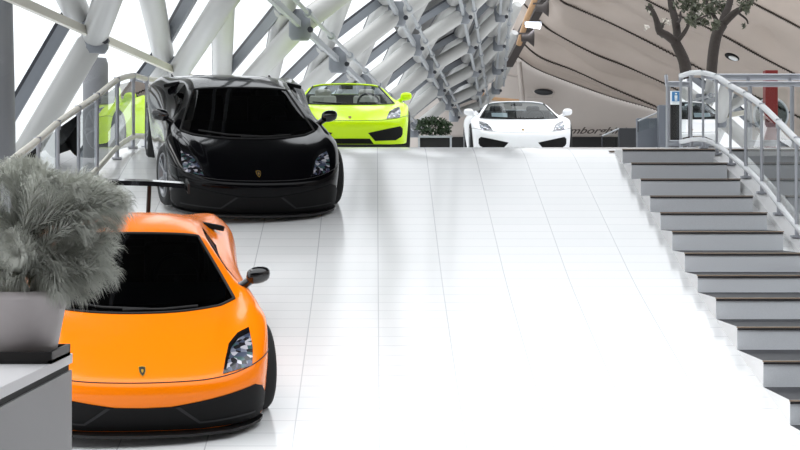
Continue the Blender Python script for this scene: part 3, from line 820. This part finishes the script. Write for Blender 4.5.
# ------------------------------------------------------------------ things on the upper floor, right
def panel(name, x0, x1, y0, Y, d, m, label, cat):
    a = P(x0, y0, Y); c = P(x1, y0, Y); Y *= K; U = UPF(Y); h = a.z-U
    o = MB().box(((a.x+c.x)/2, Y+d/2, U+h/2), (c.x-a.x, d, h)).build(name, M[m], bevel=.01); tag(o, label, cat); return o
panel('cabinet', 619.5, 637.5, 128, 38.4, .3, 'anthracite', 'low anthracite box beside the wall lettering', 'cabinet')
panel('partition_block', 637.5, 659, 118, 37.4, .25, 'grey_panel', 'blue grey counter block right of the low anthracite box', 'counter')
panel('partition_block', 659, 669, 105, 37.0, .3, 'grey_panel', 'tall narrow blue grey block beside the black cabinet', 'counter')
panel('cabinet', 669.5, 680, 104, 35, .25, 'black', 'black upright cabinet under the blue restroom sign', 'cabinet')
def gpanel(poly, Y, label):
    r = empty('glass_balustrade', P(poly[0][0], poly[0][1], Y)); tag(r, label, 'balustrade')
    ps = [P(x, y, Y)-r.location for x, y in poly]
    MB().add(ps, [tuple(range(len(ps)))]).build('glass_panel', M['rail_glass'], r)
    b = MB(); b.tube([ps[0], ps[1]], .014, 8); b.build('handrail', M['steel_grey'], r)
    for a, c in ((0,-1),(1,2)): MB().tube([ps[a], ps[c]], .012, 8).build('post', M['steel_dark'], r)
gpanel([(602,136),(619,128.5),(619,147),(602,147)], 38.1, 'short glass balustrade left of the low anthracite box')
gpanel([(638,121),(659,112),(659,126),(638,132)], 37.3, 'sloping glass balustrade on top of the blue grey counter')
# restroom sign
rs = empty('restroom_sign', P(676,96.5,34.9)); tag(rs, 'blue and white restroom sign above the black cabinet', 'sign')
MB().box((0,.03,-.02), (.20,.02,.24)).build('board', M['signwhite'], rs); MB().box((0,.012,0), (.135,.02,.165)).build('blue_field', M['blue'], rs)
b = MB(); b.lathe([(0,.05),(.017,.043),(.017,.026),(0,.02)], 12, 'z', (0,-.002,.015)); b.box((0,-.002,-.005), (.046,.012,.05)); b.box((-.012,-.002,-.05), (.015,.012,.05)); b.box((.012,-.002,-.05), (.015,.012,.05)); b.build('person_pictogram', M['signwhite'], rs)
MB().tube([(0,.05,-.1),(0,.05,P(676,104,34.9).z-P(676,96.5,34.9).z)], .02, 8).build('post', M['rail'], rs)
# red banner
o = panel('banner_stand', 765.5, 778, 70, 33, .25, 'red', 'red upright panel behind the right railing', 'panel')
dk = empty('disc_stand', P(771,147,34.6)); dk.location.z = UPF(33*K); tag(dk, 'round glass disc on a stand overlapping the red panel', 'display')
b = MB(); b.lathe([(0,-.02),(.27,-.02),(.29,0),(.27,.02),(0,.02)], 40, 'y', (0,0,.70)); b.build('disc', M['wind_clear'], dk)
b = MB(); b.tube([(.29*math.cos(2*PI*k/32), 0, .70+.29*math.sin(2*PI*k/32)) for k in range(32)], .022, 8, closed=True); b.build('rim', M['steel_grey'], dk)
b = MB(); b.tube([(0,0,0),(0,0,.41)], .03, 8); b.box((0,0,.015), (.3,.3,.03)); b.build('stand', M['steel_grey'], dk)

dl = empty('downlight', P(732,57,49.2*D)); tag(dl, 'small oval recessed lamp in the membrane right of the trees', 'lamp')
q = MB().lathe([(0,-.03),(.22,-.03),(.25,0),(.22,.04),(0,.04)], 24, 'y').build('rim', M['black'], dl); q.scale = (1,1,.45); q.rotation_euler = (0,.35,0)
q = MB().lathe([(0,-.045),(.16,-.045),(.16,0)], 24, 'y', (.05,0,-.08)).build('diffuser', M['signwhite'], dl); q.scale = (1,1,.4); q.rotation_euler = (0,.35,0)
# trees
def leaf_cards(b, c, n, rad, size, m, rng):
    for _ in range(n):
        d = Vector((rng.gauss(0,1), rng.gauss(0,1), rng.gauss(0,1))).normalized()*rad*rng.random()**.5
        p = c+d; u = Vector((rng.uniform(-1,1), rng.uniform(-1,1), rng.uniform(-1,1))).normalized()
        v = u.cross(Vector((rng.uniform(-1,1), rng.uniform(-1,1), rng.uniform(-1,1)))).normalized(); s = size*rng.uniform(.7,1.3)
        b.add([p-u*s, p+v*s*.4, p+u*s, p-v*s*.4], [(0,1,2,3)], m)
def tree(Y, trunk, branches, clumps, blossoms, label, seed):
    rng = random.Random(seed); base = P(trunk[0][0], trunk[0][1], Y); base.z = UPF(Y*K)+.004
    r = empty('tree', base); tag(r, label, 'tree', 'trees behind the right railing')
    def cv(p): return P(p[0], p[1], Y)+Vector((0,p[3] if len(p) > 3 else 0,0))-base
    pts = [cv(p) for p in trunk]; pts[0].z = 0
    MB().tube(spline(pts, 5), [x for x in sum([[lerp(trunk[i][2], trunk[i+1][2], k/5)/F0*Y for k in range(5)] for i in range(len(trunk)-1)], [])+[trunk[-1][2]/F0*Y]], 14).build('trunk', M['bark'], r)
    for br in branches:
        q = [cv(p) for p in br]; rr_ = sum([[lerp(br[i][2], br[i+1][2], k/5)/F0*Y for k in range(5)] for i in range(len(br)-1)], [])+[br[-1][2]/F0*Y]
        MB().tube(spline(q, 5), rr_, 9).build('branch', M['bark'], r)
    b = MB()
    for (x, y, rad, n) in clumps: leaf_cards(b, cv((x, y, 0, rng.uniform(-.5,.5))), n, rad/F0*Y, .055, None, rng)
    if b.f: o = b.build('foliage', M['leaf'], r, fix=False)
    b = MB()
    for (x, y) in blossoms: leaf_cards(b, cv((x, y, 0, -.05)), 14, 3.0/F0*Y, .035, None, rng)
    if b.f: b.build('blossom', M['blossom'], r, fix=False)
tree(33, [(688,150,6),(687,90,6),(685,66,6),(681,54,5.5),(675,42,5)],
 [[(675,42,4.5),(666,36,4.2,-.1),(658,32,3.8,-.2),(655,22,3,-.2),(650,12,2,-.3),(645,8,1,-.3)], [(676,44,4,0),(678,34,4.2,.1),(677,20,4,.2),(674,4,3.6,.3),(672,-20,3,.4),(668,-50,2,.5)],
  [(677,42,2.5),(683,33,2.2,-.2),(687,24,1.6,-.3),(690,14,1.2,-.4)], [(677,24,2),(682,18,1.4,.2),(683,10,1,.3)], [(658,34,1.6),(664,24,1.2,.1),(668,18,.9,.1)], [(687,25,1.3),(697,20,1,-.2),(706,16,.7,-.2)]],
 [(648,9,4,22),(687,22,7,70),(694,12,9,90),(700,20,6,50),(683,8,6,40),(676,4,8,40),(664,24,4,16),(690,2,10,70),(665,33,2,8),(652,14,3,10),(700,-8,14,120),(670,-20,16,120)],
 [(646,28),(650,11),(664,20),(668,22),(698,13)], 'left one of two bare-trunked trees, leaning left with a forked trunk', 3)
tree(34.5, [(711,150,5.5),(711,90,5.5),(712,66,5.5),(714,48,5.5),(717,34,5.5),(722,24,6)],
 [[(722,24,4.5),(726,14,4,.1),(731,4,3.4,.2),(736,-14,3,.3),(744,-40,2,.3)], [(723,24,4.2),(733,14,3.6,-.1),(741,9,2.6,-.2),(748,5,1.6,-.2),(754,-4,1,-.3)], [(720,26,2.4),(714,12,2,.2),(709,0,1.6,.3),(704,-16,1,.3)], [(737,12,1.4),(744,20,1,-.2),(746,25,.7,-.2)]],
 [(710,10,8,80),(716,3,9,80),(712,27,5,40),(728,4,9,70),(742,6,7,50),(750,10,3,14),(746,25,2,10),(709,20,4,24),(748,0,5,30),(730,-12,16,130),(712,-14,14,110)],
 [], 'right one of two bare-trunked trees, upright with a thick forking trunk', 5)

# planter between the lime and the white car
pt = empty('potted_shrub', P(437,147,36.5)); pt.location.z = UPF(36.5*K); tag(pt, 'dark green shrub in a black trough between the lime and white cars', 'plant')
def rel(x, y, dy=0): 
    p = P(x, y, 36.5)+Vector((0,dy,0)); return p-pt.location
a = rel(420,137); c = rel(450,137)
MB().box(((a.x+c.x)/2, 0, a.z/2+.0), (c.x-a.x, .4, a.z)).build('trough', M['black'], pt)
for x in (418.8, 450.5):
    q = rel(x,136); MB().box((q.x,-.22,q.z/2), (.035,.035,q.z)).build('frame_post', M['rail'], pt)
q0, q1 = rel(418,137), rel(452,137); MB().box(((q0.x+q1.x)/2,-.22,q0.z), (q1.x-q0.x,.05,.04)).build('frame_rail', M['steel_grey'], pt)
rng = random.Random(4); b = MB()
for (x, y, rd, n) in ((421,124,5,90),(427,122,6,110),(434,122,6,120),(441,124,6,110),(447,126,5,80),(430,131,7,110),(440,132,7,110),(424,131,5,70),(447,131,4,50),(418,128,3,30)):
    leaf_cards(b, rel(x, y, rng.uniform(-.15,.15)), n, rd/F0*36.5, .04, None, rng)
b.build('foliage', M['leaf_dark'], pt, fix=False)
b = MB()
for k in range(8): b.tube([rel(423+3.2*k,138), rel(422+3.4*k,126,rng.uniform(-.1,.1))], .008, 5)
b.build('stem', M['bark'], pt)

# ------------------------------------------------------------------ plinth with pampas pot, near left
pn = empty('plinth', (-2.188, 8.0, 0)); tag(pn, 'grey stone plinth with pale top slab in the lower left corner', 'plinth')
ZT = 1.952-.70
b = MB(); b.box((-1.483-.9+2.2, -.20, (ZT-.075)/2), (1.8, 2.33, ZT-.075)); b.build('body', M['plinth'], pn)
b = MB(); b.box((-1.495-.9+2.2, -.20, ZT-.062), (1.8, 2.31, .03)); b.build('reveal', M['black'], pn)
b = MB(); b.box((-1.48-.9+2.2, -.20, ZT-.022), (1.8, 2.34, .044)); b.build('top_slab', M['plinth_top'], pn, bevel=.003)
tr = MB(); ty = 8.62; tx = (70-400)/F0*8.85; YP = 8.62*K
for c_, d_ in (((tx-.24, YP, ZT+.008), (.48,.48,.016)), ((tx-.008, YP, ZT+.025), (.016,.48,.05)), ((tx-.472, YP, ZT+.025), (.016,.48,.05)), ((tx-.24, YP-.23, ZT+.025), (.48,.016,.05)), ((tx-.24, YP+.23, ZT+.025), (.48,.016,.05))):
    tr.box(c_, d_)
o = tr.build('tray', M['tray']); tag(o, 'square black tray on top of the grey plinth', 'tray')
pc = Vector(((15-400)/F0*8.62, YP, ZT+.017))
pg = empty('potted_pampas_grass', pc); tag(pg, 'fluffy dried pampas grass in a grey pot on the black tray', 'plant')
sc8 = 8.62/F0
MB().lathe([(0,0),(39*sc8,0),(41*sc8,.01),(52*sc8,65*sc8-.03),(54*sc8,65*sc8-.028),(54*sc8,66*sc8),(50*sc8,66*sc8),(48*sc8,60*sc8),(0,60*sc8)], 48).build('pot', M['pot'], pg)
rng = random.Random(11)
def plume(p0, p1, p2, p3, n, wid):
    st_ = [(1-t)**3*p0+3*(1-t)**2*t*p1+3*(1-t)*t*t*p2+t**3*p3 for t in [k/14 for k in range(15)]]
    b = MB(); L = len(st_)
    for _ in range(n):
        t = .30+.70*rng.random()**.8; f = t*14; i = min(13, int(f)); p = st_[i].lerp(st_[i+1], f-i); d = (st_[i+1]-st_[i]).normalized()
        s = Vector((rng.gauss(0,1), rng.gauss(0,1), rng.gauss(0,1))); s = (s-d*s.dot(d)).normalized()
        w = wid*(1.15-.75*abs(t-.55)/.55)*rng.uniform(.5,1.15)
        q = p+d*w*.9+s*w*.75; e = q+d*w*.35+s*w*.25+Vector((0,0,-w*.45)); side = d.cross(s).normalized()*.00115
        b.add([p-side, p+side, q+side*.9, q-side*.9, e], [(0,1,2,3),(3,2,4)])
    o = b.build('plume', M['plume'], pg, fix=False)
    sb = MB(); sb.tube(st_, [.0022-.0012*k/14 for k in range(15)], 5); sb.build('stem', M['stem'], o)
TIPS = [(-40,215),(-28,195),(-18,184),(0,176),(12,172),(24,170),(36,174),(48,180),(60,184),(74,186),(88,184),(102,188),(114,192),(122,196),(124,204),(118,216),(112,226),(106,236),(112,246),(104,258),(110,272),(96,284),(100,262),
        (84,294),(70,296),(90,276),(58,292),(40,292),(20,288),(-5,285),(-30,270),(-38,245),(50,215),(66,222),(30,225),(10,230),(76,246),(44,250),(0,255),(20,205),(90,215),(60,268),(28,268),(84,232),(98,202),(70,204),(-14,222),(15,240),(5,248),(28,246),(12,232),(36,238),(20,252),(52,236),(66,250)]
for (x, y) in TIPS:
    z0 = Vector((rng.uniform(-.10,.10), rng.uniform(-.10,.10), 60*sc8)); dy = rng.uniform(-.22,.12)
    tip = P(x, y, 8.62+dy)-pc
    out = Vector((tip.x-z0.x, tip.y-z0.y, 0)); hgt = max(tip.z, .39)+rng.uniform(.0,.06)
    if y > 235: hgt = rng.uniform(.37,.48)
    p1 = z0+out*.15+Vector((0,0,(hgt-z0.z)*.75)); p2 = z0+out*.70+Vector((0,0,(hgt-z0.z)*1.05))
    plume(z0, p1, p2, tip, 800, .085)

# unseen walls added behind and beside the camera to cut front light
MB().box((2, -10, 5), (44, .3, 10)).build('blocker_front', M['wallgrey'])['kind'] = 'structure'
MB().box((17, 20, 5), (.3, 60, 10)).build('blocker_right', M['wallgrey'])['kind'] = 'structure'
# ------------------------------------------------------------------ light
w = bpy.data.worlds.new('world'); sc.world = w; w.use_nodes = True; nt = w.node_tree
bg = nt.nodes['Background']; bg.inputs['Color'].default_value = (.93,.965,1.0,1); bg.inputs['Strength'].default_value = 1.0
tc = nt.nodes.new('ShaderNodeTexCoord'); sep = nt.nodes.new('ShaderNodeSeparateXYZ'); mr = nt.nodes.new('ShaderNodeMapRange')   # overcast sky: brighter overhead
mr.inputs['From Min'].default_value = 0; mr.inputs['From Max'].default_value = 1; mr.inputs['To Min'].default_value = 1.15; mr.inputs['To Max'].default_value = 2.5
nt.links.new(tc.outputs['Generated'], sep.inputs[0]); nt.links.new(sep.outputs['Z'], mr.inputs['Value']); nt.links.new(mr.outputs[0], bg.inputs['Strength'])
sun_d = bpy.data.lights.new('sun', 'SUN'); sun_d.energy = 1.1; sun_d.angle = math.radians(35); sun_d.color = (1,.98,.95)
sun = bpy.data.objects.new('sun', sun_d); COL.objects.link(sun)
sun.rotation_euler = Vector((.40,-.22,-.89)).to_track_quat('-Z','Y').to_euler()
sc.view_settings.view_transform = 'Standard'; sc.view_settings.look = 'None'; sc.view_settings.gamma = 1; sc.view_settings.exposure = .22
sc.view_settings.use_curve_mapping = False
